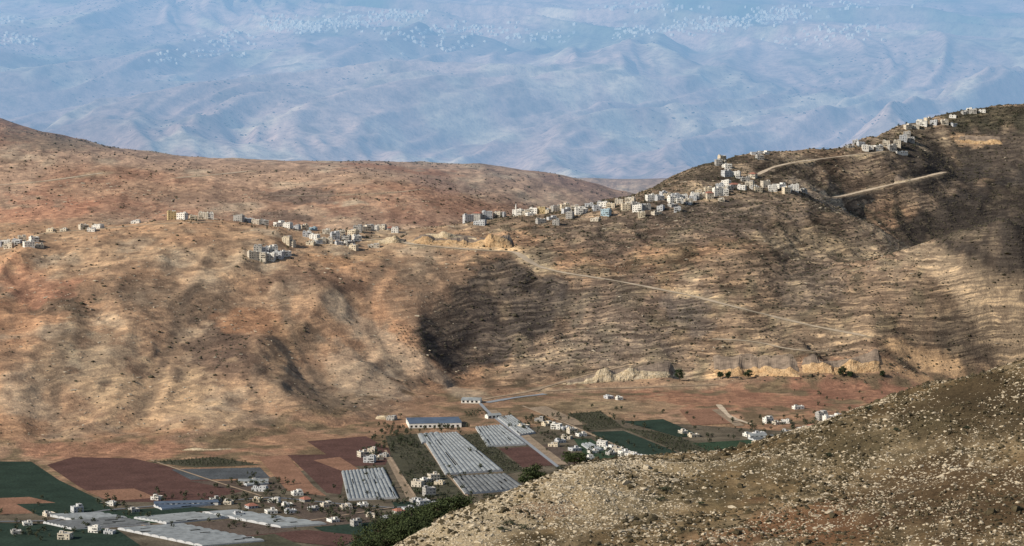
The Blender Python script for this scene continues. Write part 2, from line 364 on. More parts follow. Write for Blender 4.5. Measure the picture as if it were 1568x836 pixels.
col=lerp(np.broadcast_to(C(.13,.09,.048),X.shape+(3,)),C(.215,.15,.08),np.clip(.5+.8*t1,0,1))
col=lerp(col,C(.27,.205,.125)+0*col,np.clip(.8*t2,0,.65)); col=lerp(col,C(.043,.036,.021)+0*col,np.clip(.8*t3+.15,0,.65))
def fb(px,py,rx,ry,c,s):
    global col
    c0=B.hit(px,py,900,1400); tp=B.hit(px,py-ry,900,1400); bt=B.hit(px,py+ry,900,1400)
    rxw=rx*c0[1]/F; ryw=max(8,(tp[1]-bt[1])/2)
    r=np.hypot((X-c0[0])/rxw,(Y-(tp[1]+bt[1])/2)/ryw)+.35*t2
    col=lerp(col,np.asarray(c)+0*col,sstep(1.3,.6,r)*s)
fb(1230,800,110,35,C(.20,.10,.054),.75); fb(1100,830,70,20,C(.23,.13,.073),.6); fb(880,760,150,35,C(.38,.295,.18),.55); fb(960,715,130,14,C(.38,.29,.17),.6); fb(720,815,80,35,C(.43,.345,.225),.65)
fb(1450,760,190,70,C(.08,.052,.031),.75); fb(1500,640,160,60,C(.062,.046,.028),.85); fb(1300,690,150,35,C(.09,.072,.042),.65); fb(830,780,50,12,C(.27,.16,.1),.5); fb(1050,760,80,22,C(.08,.067,.04),.5)  # dark tones on the right paint cloud shadow into the near hill
colB=np.concatenate([np.clip(col,.02,.8),np.zeros(X.shape+(1,))],-1)
B.mesh("foreground_hillside",terrain_mat("dry_grass_hillside",fine=7,bump=.16,strata=False,speck=.85,stone=.75),colB)
# ------------------------------------------------------------------ scatter meshes
def ico():
    t=(1+5**.5)/2
    V=np.array([(-1,t,0),(1,t,0),(-1,-t,0),(1,-t,0),(0,-1,t),(0,1,t),(0,-1,-t),(0,1,-t),(t,0,-1),(t,0,1),(-t,0,-1),(-t,0,1)],float)/1.9
    T=np.array([(0,11,5),(0,5,1),(0,1,7),(0,7,10),(0,10,11),(1,5,9),(5,11,4),(11,10,2),(10,7,6),(7,1,8),(3,9,4),(3,4,2),(3,2,6),(3,6,8),(3,8,9),(4,9,5),(2,4,11),(6,2,10),(8,6,7),(9,8,1)])
    return V,T
IV,IT=ico()
def scatter(name,pos,sc,mat,jit=.25,smooth=False):
    n=len(pos); V=IV[None]*(1+jit*(rng.random((n,12,1))*2-1)); V=V+jit*.5*(rng.random((n,12,3))*2-1)
    V=V*sc[:,None,:]; a=rng.random(n)*6.28; c,s=np.cos(a)[:,None],np.sin(a)[:,None]
    V=np.stack([V[...,0]*c-V[...,1]*s,V[...,0]*s+V[...,1]*c,V[...,2]],-1)+pos[:,None,:]
    T=IT[None]+(np.arange(n)*12)[:,None,None]
    return bulk(name,V.reshape(-1,3),T.reshape(-1,3),[mat],smooth)
rockm=simple("limestone_rock",(.41,.34,.24),.4,.9)
shrubm=simple("scrub_foliage",(.065,.056,.036),.45,.3)
n=210000; x=rng.uniform(-60,330,n); y=rng.uniform(960,1290,n)
dens=.12+.5*sstep(0,.6,fbm(x/16,y/26,3,131))+.2*sstep(.1,.5,vn(x/50,y/50,133))+.5*sstep(.0,.4,vn((x*.8-y*.6)/5,(x*.6+y*.8)/40,134))
dens*=1-.45*sstep(60,200,x); dens+=.8*sstep(85,20,x)*sstep(1050,1110,y)
k=rng.random(n)<dens*.62; x,y=x[k],y[k]
s=np.exp(rng.normal(-1.68,.52,len(x))); 
scatter("limestone_rocks",np.stack([x,y,B.h(x,y)+.02*s],-1),np.stack([s*1.8,s*1.1,s*.85],-1),rockm,.4)
n=30000; x=rng.uniform(-60,330,n); y=rng.uniform(960,1290,n); k=fbm(x/30,y/30,3,141)+.7*rng.random(n)+.25*sstep(100,250,x)>.25; x,y=x[k],y[k]
s=np.exp(rng.normal(-1.0,.5,len(x)))
scatter("dry_thorn_bushes",np.stack([x,y,B.h(x,y)+.2*s],-1),np.stack([s,s,s*.8],-1),simple("thorn_bush_foliage",(.067,.052,.028),.5,.6),.4)
n=420000; x=rng.uniform(-1100,1250,n); y=rng.uniform(3650,6100,n); z=M.h(x,y); lm=M.samp(lum,x,y); rdd=M.samp(roadd,x,y)
dens=.03+.38*sstep(-190,100,x)+.32*sstep(.20,.10,lm)
st=(z-0.085*x+6*vn(x/160,y/160,51)); dens=dens*(.45+.8*((st/5.0)%1.0>.55))
dens+=.08*sstep(.2,.7,fbm(x/60,y/80,3,155)); dens*=sstep(2,15,z)*(rdd>5)
k=rng.random(n)<dens*.5; x,y,z=x[k],y[k],z[k]
s=np.exp(rng.normal(-.08,.36,len(x)))
scatter("hillside_scrub",np.stack([x,y,z+.3*s],-1),np.stack([s*1.3,s*1.3,s*.75],-1),shrubm,.4)
n=100000; x=rng.uniform(-1100,1250,n); y=rng.uniform(3650,5900,n); z=M.h(x,y); lm=M.samp(lum,x,y); rdd=M.samp(roadd,x,y)
st=(z-0.085*x+6*vn(x/160,y/160,51)); dens=.65*(((st/5.0)%1.0<.3))*(.15+sstep(-.1,.5,fbm(x/70,y/90,3,161)))*sstep(2,20,z)*sstep(.05,.14,lm)*(rdd>4)
k=rng.random(n)<dens; x,y,z=x[k],y[k],z[k]; s=np.exp(rng.normal(-.22,.4,len(x)))
scatter("hillside_boulders",np.stack([x,y,z+.1*s],-1),np.stack([s*2.2,s,s*.6],-1),simple("hillside_limestone",(.37,.31,.23),.3,.3),.3)
n=9000; x=rng.uniform(-1300,500,n); y=rng.uniform(5600,6640,n); z=M.h(x,y); k=rng.random(n)<.2+.6*vn(x/90,y/90,170); x,y,z=x[k],y[k],z[k]; s=np.exp(rng.normal(.05,.4,len(x)))
scatter("ridge_scrub",np.stack([x,y,z+.3*s],-1),np.stack([s*1.2,s*1.2,s*.9],-1),shrubm,.4)
# ------------------------------------------------------------------ mesh builder
class MB:
    def __init__(s): s.V=[];s.Fc=[];s.I=[]
    def face(s,pts,m=0):
        b=len(s.V); s.V+= [tuple(p) for p in pts]; s.Fc.append(tuple(range(b,b+len(pts)))); s.I.append(m)
    def box(s,x0,x1,y0,y1,z0,z1,m=0,top=None):
        v=[(x0,y0,z0),(x1,y0,z0),(x1,y1,z0),(x0,y1,z0),(x0,y0,z1),(x1,y0,z1),(x1,y1,z1),(x0,y1,z1)]
        for q,mm in (((0,1,5,4),m),((1,2,6,5),m),((2,3,7,6),m),((3,0,4,7),m),((4,5,6,7),m if top is None else top),((3,2,1,0),m)):
            s.face([v[i] for i in q],mm)
    def cyl(s,cx,cy,z0,z1,r,m=0,n=8,r2=None):
        r2=r if r2 is None else r2
        A=[(cx+r*math.cos(6.2832*i/n),cy+r*math.sin(6.2832*i/n),z0) for i in range(n)]
        Bq=[(cx+r2*math.cos(6.2832*i/n),cy+r2*math.sin(6.2832*i/n),z1) for i in range(n)]
        for i in range(n): s.face([A[i],A[(i+1)%n],Bq[(i+1)%n],Bq[i]],m)
        s.face(Bq,m)
    def obj(s,name,mats,loc=(0,0,0),rot=0):
        me=bpy.data.meshes.new(name); me.from_pydata(s.V,[],s.Fc)
        for m in mats: me.materials.append(m)
        me.polygons.foreach_set("material_index",s.I); me.update()
        ob=bpy.data.objects.new(name,me); ob.location=loc; ob.rotation_euler[2]=rot; S.collection.objects.link(ob); return ob
walls=[simple("white_plaster",(.70,.665,.60),.1,.4),simple("limestone_wall",(.54,.475,.38),.12,.6),simple("bare_concrete",(.36,.34,.31),.15,.5),simple("cream_plaster",(.58,.49,.36),.1,.4),simple("grey_plaster",(.46,.46,.46),.1,.4),simple("pale_blue_plaster",(.32,.42,.47),.1,.4),simple("yellow_stone",(.48,.37,.20),.15,.4)]
roofm=simple("concrete_roof",(.41,.39,.36),.2,.5); winm=simple("window_glass",(.035,.04,.05),.3,1,.25,.5); tilem=simple("red_roof_tiles",(.30,.13,.09),.25,.8)
tankm=simple("water_tank",(.7,.7,.68),.1,1); darkm=simple("dark_opening",(.03,.028,.025),.2,1)
def house(p,w=13,d=11,fl=2,wall=0,rot=None,hip=False,name="flat_roof_house",sink=4):
    if wall==0 and random.random()<.3: wall=random.choice((1,1,3,2))
    b=MB(); H=fl*3.1; x0,x1,y0,y1=-w/2,w/2,-d/2,d/2
    b.box(x0,x1,y0,y1,-sink,H,0,1)
    def win(fx,fy,ux,uy,length,z,n,hh=1.35,ww=1.25):
        for i in range(n):
            c=-length/2+length*(i+.5)/n
            if random.random()<.12: continue
            www=ww*(1.7 if random.random()<.2 else 1)/2
            nx,ny=(uy,-ux)
            q=[(fx+ux*(c+a)+nx*.06,fy+uy*(c+a)+ny*.06,zz) for a,zz in ((-www,z),(www,z),(www,z+hh),(-www,z+hh))]
            b.face(q,2)
            q=[(fx+ux*(c+a)+nx*.22,fy+uy*(c+a)+ny*.22,zz) for a,zz in ((-www-.2,z-.22),(www+.2,z-.22),(www+.2,z-.02),(-www-.2,z-.02))]
            b.face(q,0)
    for k in range(fl):
        z=k*3.1+1.0; n=max(2,int(w/3.6)); m=max(2,int(d/3.8))
        win(0,y0,1,0,w,z,n); win(0,y1,-1,0,w,z,n); win(x0,0,0,-1,d,z,m); win(x1,0,0,1,d,z,m)
    b.face([(x0+w*.4,y0-.09,0),(x0+w*.4+1.1,y0-.09,0),(x0+w*.4+1.1,y0-.09,2.2),(x0+w*.4,y0-.09,2.2)],3)
    if fl>1 and random.random()<.6:
        bz=3.1*random.randint(1,fl-1); bx=random.choice((x0,0)); b.box(bx+.3,bx+w/2-.3,y0-1.5,y0-.01,bz-.15,bz,1); b.box(bx+.3,bx+w/2-.3,y0-1.5,y0-1.38,bz+.003,bz+.95,0)
        b.face([(bx+1,y0-.10,bz+.1),(bx+w/2-1,y0-.10,bz+.1),(bx+w/2-1,y0-.10,bz+2.3),(bx+1,y0-.10,bz+2.3)],3)
    if hip:
        e=.6; r=w*.18
        A=[(x0-e,y0-e,H+.02),(x1+e,y0-e,H+.02),(x1+e,y1+e,H+.02),(x0-e,y1+e,H+.02)]; R=[(-r,0,H+2.6),(r,0,H+2.6)]
        b.face([A[0],A[1],R[1],R[0]],5); b.face([A[1],A[2],R[1]],5); b.face([A[2],A[3],R[0],R[1]],5); b.face([A[3],A[0],R[0]],5)
    else:
        t=.25; ph=.8
        b.box(x0-.12,x1+.12,y0-.12,y0+t,H+.003,H+ph,0); b.box(x0-.12,x1+.12,y1-t,y1+.12,H+.003,H+ph,0)
        b.box(x0-.12,x0+t,y0+t+.01,y1-t-.01,H+.003,H+ph,0); b.box(x1-t,x1+.12,y0+t+.01,y1-t-.01,H+.003,H+ph,0)
        sx=random.choice((x0+.8,x1-4.8)); sy=random.uniform(y0+1,y1-4.5)
        b.box(sx,sx+3.8,sy,sy+3.4,H+.004,H+2.7,0,1)
        b.face([(sx+1.2,sy-.03,H+.2),(sx+2.2,sy-.03,H+.2),(sx+2.2,sy-.03,H+2.1),(sx+1.2,sy-.03,H+2.1)],3)
        for _ in range(random.randint(1,3)):
            cx,cy=random.uniform(x0+1,x1-1),random.uniform(y0+1,y1-1); b.cyl(cx,cy,H+.6,H+1.9,.6,4)
        if random.random()<.35 and w>11:
            b.box(0.3,x1-.6,y0+1.5,y1-.8,H+.006,H+3.0,0,1)
            b.face([(1.2,y0+1.45,H+1),(2.6,y0+1.45,H+1),(2.6,y0+1.45,H+2.3),(1.2,y0+1.45,H+2.3)],2); b.face([(x1-3,y0+1.45,H+1),(x1-1.6,y0+1.45,H+1),(x1-1.6,y0+1.45,H+2.3),(x1-3,y0+1.45,H+2.3)],2)
    return b.obj(name,[walls[wall],roofm,winm,darkm,tankm,tilem],tuple(p),random.uniform(-.5,.5) if rot is None else rot)
vil=[(8,370,14,2,0),(26,374,12,2,4),(44,377,14,2,0),(60,378,11,1,0),(-20,372,14,2,1),(78,354,10,1,0),(98,354,9,1,1),(128,351,12,2,0),(150,349,14,1,0),(208,340,12,1,0),(14,380,12,2,0),(-4,378,12,2,4),(34,368,11,2,1),(52,370,11,2,0),(140,354,11,1,0),
(263,335,12,4,6),(279,336,13,3,0),(296,337,11,2,3),(312,335,14,3,1),(322,332,9,3,0),
(366,337,13,3,2),(380,338,12,2,4),(392,340,11,2,0),(405,342,12,2,2),(428,346,14,2,0),(441,347,11,2,0),(453,349,12,1,4),(466,350,11,2,0),(478,352,12,1,5),
(387,396,13,3,0),(400,399,14,3,1),(414,398,13,3,0),(427,395,12,3,4),(438,392,12,2,0),(405,386,12,2,4),(418,384,11,2,0),(395,384,11,2,2),(440,374,11,3,0),(446,377,10,2,1),
(470,362,12,2,4),(482,366,12,2,0),(492,372,12,2,1),(503,372,12,2,0),(513,366,12,3,4),(522,360,12,2,0),(530,368,12,2,2),(541,362,13,3,0),(548,356,12,3,0),(500,358,11,2,0),(560,353,13,2,1),(572,351,13,2,0),(584,350,14,2,0),(598,350,9,1,2),(572,379,16,1,0),(535,374,14,1,0),(476,374,11,1,3),
(717,334,14,4,4),(731,334,13,4,2),(746,333,14,4,4),(735,345,17,2,4),(762,326,11,3,0),(768,330,12,2,2),(793,325,14,3,0),(806,324,11,2,1),(818,322,12,3,0),(829,319,12,3,6),(841,322,12,2,3),(852,322,13,3,2),(865,316,13,3,0),(867,326,12,2,4),(845,336,13,1,4),(828,342,13,2,2),(880,322,12,2,1),(893,326,11,2,0),(902,318,12,2,4),(914,322,12,2,4),(928,330,13,3,5),(912,338,12,1,0),(924,316,12,2,0),(936,318,12,2,3),(948,312,12,2,0),(958,322,12,3,3),(965,312,14,3,1),(977,324,14,3,0),(990,320,11,2,2),(996,308,13,3,0),(1005,328,12,1,1),(1010,306,11,2,4),(1022,304,12,2,0),(1034,304,12,2,4),(1030,316,11,1,2),(1046,305,13,2,0),(1054,312,12,2,1),(1064,305,12,3,0),(1077,303,12,2,0),(1086,304,11,3,1),(1098,300,12,4,0),(1109,299,12,3,0),(1102,288,12,2,4),(1112,285,12,3,0),(1124,288,13,2,2),(1136,290,12,2,0),(1112,270,12,3,4),(1127,272,13,3,0),(1141,278,13,2,2),(1153,272,11,2,0),(1148,285,12,2,1),(1160,293,12,2,3),(1172,286,12,3,1),(1183,293,13,3,0),(1196,288,12,2,0),(1205,292,13,2,4),(1217,292,12,3,0),(1229,294,11,1,2),
(1100,253,10,3,2),(1107,252,9,2,3),(1112,256,12,1,0),(1158,236,18,1,4),(1172,236,10,1,0),
(1302,226,12,1,2),(1318,224,12,2,4),(1331,227,14,1,0),(1345,229,13,2,0),(1357,224,12,3,1),(1366,231,13,3,0),(1374,224,12,3,0),(1383,216,12,3,4),(1389,210,12,3,0),(1379,235,22,1,0),(1395,217,12,2,2),(1390,197,12,2,0),(1402,196,12,1,1),(1414,192,13,2,0),(1430,190,12,2,4),(1446,190,12,2,0),(1459,180,12,1,0),(1478,174,12,1,2),(1490,173,13,2,0),(1504,172,12,1,0),(1460,192,9,1,4)]
ex=[]
for v in vil:
    if (700<v[0]<1225 or 455<v[0]<600) and random.random()<.42 or (v[0]>1300 and random.random()<.25): ex.append((v[0]+random.uniform(5,8),v[1]+random.choice((-6,6,8)),random.uniform(9,12),random.choice((1,2,2,3)),random.choice((0,0,1,2,4,3))))
for px,py,w,fl,wl in vil+ex:
    p=mhit(px,py); house(p,w*1.12,random.uniform(9,13),fl,wl,hip=random.random()<.05)
valley=[(556,700,12,2,1),(566,708,14,2,4),(578,704,13,1,0),(570,695,10,2,0),(588,700,10,1,2),(640,745,13,2,1),(652,738,11,1,0),(664,735,12,2,0),(673,742,11,1,3),(657,760,13,3,0),(648,775,13,2,4),(670,775,16,1,4),(635,770,9,1,0),(688,776,12,1,0),
(380,741,22,1,0),(398,752,18,1,4),(455,758,12,1,0),(468,768,10,1,2),(240,765,10,1,0),(170,774,10,1,0),(118,785,12,2,4),(145,816,12,2,0),(168,818,11,1,4),(42,805,10,1,0),(100,826,14,2,1),(25,818,11,1,2),(330,768,11,1,2),(350,772,10,1,0),(420,770,13,1,0),(385,778,12,1,4),(510,800,10,1,0),(545,806,10,2,0),(590,798,9,1,4),(500,776,12,1,1),(440,776,11,1,0),(365,790,10,1,4),(415,786,12,1,0),(570,792,11,1,1),(610,790,10,2,0),(625,782,12,1,4),(75,790,11,1,0),(480,782,11,1,2),(530,780,12,1,1),(395,768,9,1,3),(445,786,12,1,4),(556,776,10,1,0),(205,784,10,1,2),
(802,655,14,1,0),(826,645,12,1,2),(838,652,12,1,0),(852,657,13,2,0),(866,658,11,1,4),(876,664,12,2,1),(868,672,13,1,0),(858,678,12,1,4),(848,684,13,1,3),(890,668,12,1,0),(922,684,12,2,0),(934,689,12,1,0),(946,694,13,2,1),(956,699,12,2,0),(966,702,13,2,0),(978,705,14,2,4),(936,697,11,1,2),(908,694,12,1,0),(900,704,15,1,0),(880,690,13,1,4),
(1062,669,12,1,0),(1046,664,9,1,1),(1148,668,16,1,0),(1163,670,14,2,4),(1176,648,12,2,0),(1190,650,11,1,1),(1203,648,12,1,0),(1222,626,15,1,0),(1205,664,14,1,2),(1228,660,14,1,0),(1243,656,11,1,4),(1258,643,14,3,2),(1268,645,12,2,0),(1280,644,14,2,0),(1296,640,12,1,1),(932,610,10,1,4),(948,612,9,1,0),(600,643,12,1,2)]
for px,py,w,fl,wl in valley:
    p=mhit(px,py); house(p,w*.95,random.uniform(8,12),fl,wl,hip=random.random()<.04,rot=random.choice((.45,-.3,.4,.5))+random.uniform(-.1,.1))
p=mhit(790,322); b=MB(); b.cyl(0,0,-2,14,1.1,0,10); b.cyl(0,0,14.01,14.8,1.9,0,10); b.cyl(0,0,14.81,18,.9,0,10); b.cyl(0,0,18.01,21,1.0,1,10,.05); b.obj("minaret",[walls[0],walls[4]],tuple(p))
# ------------------------------------------------------------------ roads
def ribbon(name,L,w,mat,lift=.6):
    seg=np.r_[0,np.cumsum(np.linalg.norm(np.diff(L[:,:2],axis=0),axis=1))]; t=np.arange(0,seg[-1],6.0); L=np.stack([np.interp(t,seg,L[:,k]) for k in range(3)],-1)
    T=np.gradient(L[:,:2],axis=0); T/=np.linalg.norm(T,axis=1)[:,None]+1e-9; N=np.stack([-T[:,1],T[:,0]],-1)
    V=[]; c=3
    for i,p in enumerate(L):
        ww=w*(1+.2*math.sin(i*.35)+.15*random.uniform(-1,1))
        for k in range(c+1):
            o=(k/c-.5)*ww; x,y=p[0]+N[i,0]*o,p[1]+N[i,1]*o; V.append((x,y,float(M.h(x,y))+lift))
    Q=[]
    for i in range(len(L)-1):
        for k in range(c): a=i*(c+1)+k; Q.append((a,a+1,a+c+2,a+c+1))
    return bulk(name,np.array(V),np.array(Q),[mat],True)
dirt=simple("dirt_road_surface",(.50,.395,.28),.25,.05); asph=simple("asphalt_surface",(.15,.15,.155),.2,.3); pale_road=simple("pale_asphalt_surface",(.26,.27,.28),.1,.3)
track=simple("valley_track_surface",(.33,.24,.16),.25,.08)
for i,(L,w,bk) in enumerate(road_lines): ribbon("dirt_road",L,w,track if i in (4,5) else dirt)
ribbon("road",world_line([(745,617),(790,609),(835,604)],False,6),10,pale_road)
ribbon("dirt_road",world_line([(1100,620),(1118,640),(1150,650)],False,6),7,dirt)
# rock cuttings
def cutting(pts,h,mat,name="rock_cutting"):
    low=pts[0][0]>860 and pts[0][1]>550
    L=world_line(pts,False,8,3,foothit if low else None)
    o=np.argsort(L[:,0]); xs=np.linspace(L[:,0].min(),L[:,0].max(),max(4,int((L[:,0].max()-L[:,0].min())/2.2))); ys=np.interp(xs,L[o,0],L[o,1]); t=xs-xs[0]; so=pts[0][0]%97
    for i in range(1,len(ys)): ys[i]=min(ys[i],ys[i-1]+2.0)
    for i in range(len(ys)-2,-1,-1): ys[i]=min(ys[i],ys[i+1]+2.0)
    if low: ys=np.minimum(ys,np.percentile(ys,50)+25)
    env=np.sin(np.pi*np.clip(t/t[-1],0,1))**.5
    hh=h*env*np.clip(.65+.75*fbm(t/30,t*0+so,3,7),.12,1.15); rows=[(0,-1.5),(.2,.25),(.4,.5),(.7,.68),(1.0,.9),(1.3,1)]
    V=[]
    for a,zf in rows:
        yy=ys+a*h+.12*h*fbm(t/7,t*0+a*9,2,5); zz=M.h(xs,yy)+zf*hh+.07*h*fbm(t/8,t*0+a*7,2,9) if zf>0 else M.h(xs,yy)-1.5
        V.append(np.stack([xs+rng.normal(0,.5,len(t)),yy,zz],-1))
    yb=ys+h*4.5; zb=M.h(xs,yb); V.append(np.stack([xs,yb,zb-.5],-1))
    n=len(t); V=np.concatenate(V); idx=np.arange(len(V)).reshape(-1,n)
    Q=np.stack([idx[:-1,:-1],idx[:-1,1:],idx[1:,1:],idx[1:,:-1]],-1); mi=np.zeros(Q.shape[:2],int); mi[-1]=1
    bulk(name,V,Q.reshape(-1,4),[mat,capm],False,mi.ravel())
capm=simple("cutting_top_soil",(.22,.165,.12),.4,.12)
def rockface(name,c1,c2):
    n=NT(name); f1=n.noise(.12,5,.75); f2=n.noise(.5,3,.7)
    c=n.mix(n.ramp(f1,[(.35,0.),(.62,1.)]),c1,c2); c=n.mix(1.0,c,n.ramp(f2,[(.35,(.6,.57,.55)),(.6,(1.1,1.1,1.1))]),'MULTIPLY'); n.bump(n.math('ADD',f1,f2),2.); return n.out(c)
rf1=rockface("ochre_rock",(.46,.35,.21),(.68,.56,.39)); rf2=rockface("orange_rock",(.46,.28,.14),(.66,.46,.26))
cutting([(632,374),(660,375),(700,377),(740,380),(785,383)],18,rf2); cutting([(650,364),(690,366),(730,369)],8,rf1); cutting([(578,375),(600,373),(620,372)],10,rf1)
cutting([(868,590),(900,588),(940,584),(1000,580),(1030,578)],15,rf1)
cutting([(1095,578),(1140,577),(1180,577),(1225,578)],13,rf2); cutting([(1230,572),(1290,573),(1350,571)],12,rf2)
cutting([(575,642),(590,643),(606,641)],8,rf1); cutting([(280,690),(320,690),(355,688)],3,rf1); cutting([(1470,220),(1500,222),(1535,222)],6,rf2); cutting([(1370,281),(1388,279),(1400,277)],6,rf1)
# ------------------------------------------------------------------ fields
zc=[.12]
def fieldmat(name,c,c2,ang=0.5,per=3.0,var=.25):
    n=NT(name,1,.05); f=n.noise(.03,5,.65); g=n.noise(.35,3,.7); v=n.mapping((1,1,1),(0,0,ang)); w=n.N.new('ShaderNodeTexWave'); w.inputs['Scale'].default_value=.314/per*1.0*3.14; w.inputs['Distortion'].default_value=1.2; w.inputs['Detail'].default_value=2; n.link(v,w.inputs['Vector'])
    col=n.mix(n.math('MULTIPLY',w.outputs['Fac'],.7),c,c2); col=n.mix(1.0,col,n.ramp(f,[(.3,(1-var,)*3),(.7,(1+var,)*3)]),'MULTIPLY'); col=n.mix(1.0,col,n.ramp(g,[(.35,(.7,)*3),(.65,(1.25,)*3)]),'MULTIPLY'); return n.out(col)
fm={'g':fieldmat("green_crop",(.024,.040,.030),(.036,.052,.034)),'G':fieldmat("bright_green_crop",(.032,.056,.034),(.046,.07,.037)),'p':fieldmat("plum_ploughed_soil",(.115,.062,.05),(.08,.044,.037)),
'r':fieldmat("red_ploughed_soil",(.255,.14,.09),(.20,.11,.072)),'b':fieldmat("brown_soil",(.12,.09,.07),(.08,.06,.048)),'t':fieldmat("tan_stubble",(.30,.225,.155),(.24,.18,.125)),'o':fieldmat("orchard_ground",(.10,.085,.06),(.15,.115,.08),var=.5),
'k':fieldmat("dark_net_field",(.07,.075,.078),(.11,.115,.118)),'s':fieldmat("shrub_ground",(.06,.06,.038),(.095,.08,.055),var=.4)}
def field(kind,*pts,name="field"):
    zc[0]+=.015; V=[floorpt(x,y) for x,y in pts]; V=[(a,b_,zc[0]) for a,b_,_ in V]
    me=bpy.data.meshes.new(name); me.from_pydata(V,[],[tuple(range(len(V)))]); me.materials.append(fm[kind]); ob=bpy.data.objects.new(name,me); S.collection.objects.link(ob)
field('o',(-60,770),(300,755),(560,700),(900,640),(1200,660),(1250,700),(900,840),(-60,850),name="valley_floor_ground")
field('g',(-60,706),(48,707),(90,735),(158,768),(110,783),(-60,760)); field('r',(-60,765),(45,761),(85,770),(55,786),(-60,790)); field('g',(25,772),(150,768),(180,782),(60,790))
field('p',(72,712),(112,700),(205,702),(290,722),(372,752),(300,770),(165,768),(120,745)); field('r',(130,752),(205,748),(240,762),(170,768))
field('s',(228,708),(330,700),(400,712),(300,716)); field('k',(262,719),(398,716),(414,732),(292,735)); field('b',(290,737),(410,735),(440,748),(370,752))
field('p',(440,697),(505,696),(528,722),(522,757),(500,755),(470,725)); field('r',(395,700),(440,697),(480,745),(500,760),(440,752)); field('p',(470,676),(560,668),(600,690),(590,712),(528,715))
field('r',(480,705),(520,700),(555,722),(525,722)); field('s',(590,668),(640,664),(680,728),(720,756),(640,765),(610,735)); field('t',(590,700),(600,700),(640,765),(625,768))
field('s',(700,667),(733,664),(803,722),(775,726)); field('p',(764,687),(812,684),(858,712),(800,716)); field('b',(806,683),(850,680),(900,710),(860,712))
field('G',(878,672),(905,672),(955,706),(905,712)); field('g',(905,662),(955,660),(1060,702),(965,700)); field('g',(955,646),(1015,642),(1075,668),(1040,670)); field('s',(868,634),(920,630),(955,655),(900,660)); field('s',(950,655),(1010,662),(1110,690),(1060,700))
field('G',(1060,679),(1180,672),(1215,685),(1110,702)); field('r',(1040,628),(1110,626),(1130,648),(1060,652)); field('t',(1090,628),(1104,626),(1140,652),(1126,653)); field('t',(745,628),(760,628),(840,690),(870,712),(852,712)); field('t',(810,625),(835,622),(900,650),(880,652))
field('g',(140,784),(290,776),(335,781),(190,794)); field('b',(268,804),(350,797),(470,815),(385,824)); field('b',(400,770),(560,772),(600,800),(500,808)); field('g',(-60,800),(75,803),(180,812),(215,836),(-60,850)); field('G',(120,790),(210,790),(260,800),(180,804)); field('g',(480,808),(570,800),(610,820),(540,836))
field('p',(370,822),(470,812),(560,822),(520,838)); field('s',(300,832),(420,818),(470,840),(300,850)); field('g',(600,770),(690,765),(700,780),(610,785))
def rd(pts,w,m,name="valley_road"):
    zc[0]+=.015; L=np.array([floorpt(*p)[:2] for p in pts]); T=np.gradient(L,axis=0); T/=np.linalg.norm(T,axis=1)[:,None]; N=np.stack([-T[:,1],T[:,0]],-1)*w/2
    n=len(L); V=np.concatenate([np.c_[L+N,np.full(n,zc[0])],np.c_[L-N,np.full(n,zc[0])]]); bulk(name,V,np.array([(i,i+1,n+i+1,n+i) for i in range(n-1)]),[m])
rd([(-40,800),(80,798),(160,782),(300,770),(420,762),(520,772),(600,778),(680,772)],6,asph); rd([(735,618),(748,632),(790,665),(850,712),(880,735)],5,pale_road); rd([(640,664),(680,720),(715,760)],4,track); rd([(230,705),(320,735),(400,760)],3,track); rd([(800,622),(870,650),(960,690),(1020,712)],4,track); rd([(200,800),(330,835)],3,track); rd([(590,690),(635,760)],3,track); rd([(460,800),(600,778)],3,track)
# greenhouses
plas=[simple("greenhouse_plastic",(.24,.25,.245),.3,.12,.6,.3),simple("greenhouse_white_film",(.28,.29,.28),.25,.12,.6,.3),simple("shade_net",(.145,.15,.15),.3,.12,.9,.1),simple("blue_roof_sheet",(.085,.11,.15),.2,.1,.5,.4)]
def greenhouse(c,nt,m,h=3.0,name="greenhouse"):
    a,b_,c_,d=[np.array(floorpt(*p)) for p in c]; B_=MB(); prof=[(0,1.9),(.15,2.5),(.38,h),(.62,h),(.85,2.5),(1,1.9)]
    for i in range(nt):
        g=.015
        for e in range(len(prof)-1):
            for s0 in range(6):
                if random.random()<.03: continue
                q=[]
                for (tt,zz),end in ((prof[e],s0/6),(prof[e+1],s0/6),(prof[e+1],(s0+1)/6),(prof[e],(s0+1)/6)):
                    t=(i+g+tt*(1-2*g))/nt; p=(a+(d-a)*t)*(1-end)+(b_+(c_-b_)*t)*end; q.append((p[0],p[1],zz))
                B_.face(q,0)
        for end in (0,1):
            q=[]
            for tt,zz in [(0,0)]+prof+[(1,0)]:
                t=(i+g+tt*(1-2*g))/nt; p=(a+(d-a)*t) if end==0 else (b_+(c_-b_)*t); q.append((p[0],p[1],zz))
            B_.face(q,1)
    for s0,s1 in ((a,b_),(d,c_)): B_.face([(s0[0],s0[1],0),(s1[0],s1[1],0),(s1[0],s1[1],1.8),(s0[0],s0[1],1.8)],1)
    B_.obj(name,[plas[m],walls[4]])
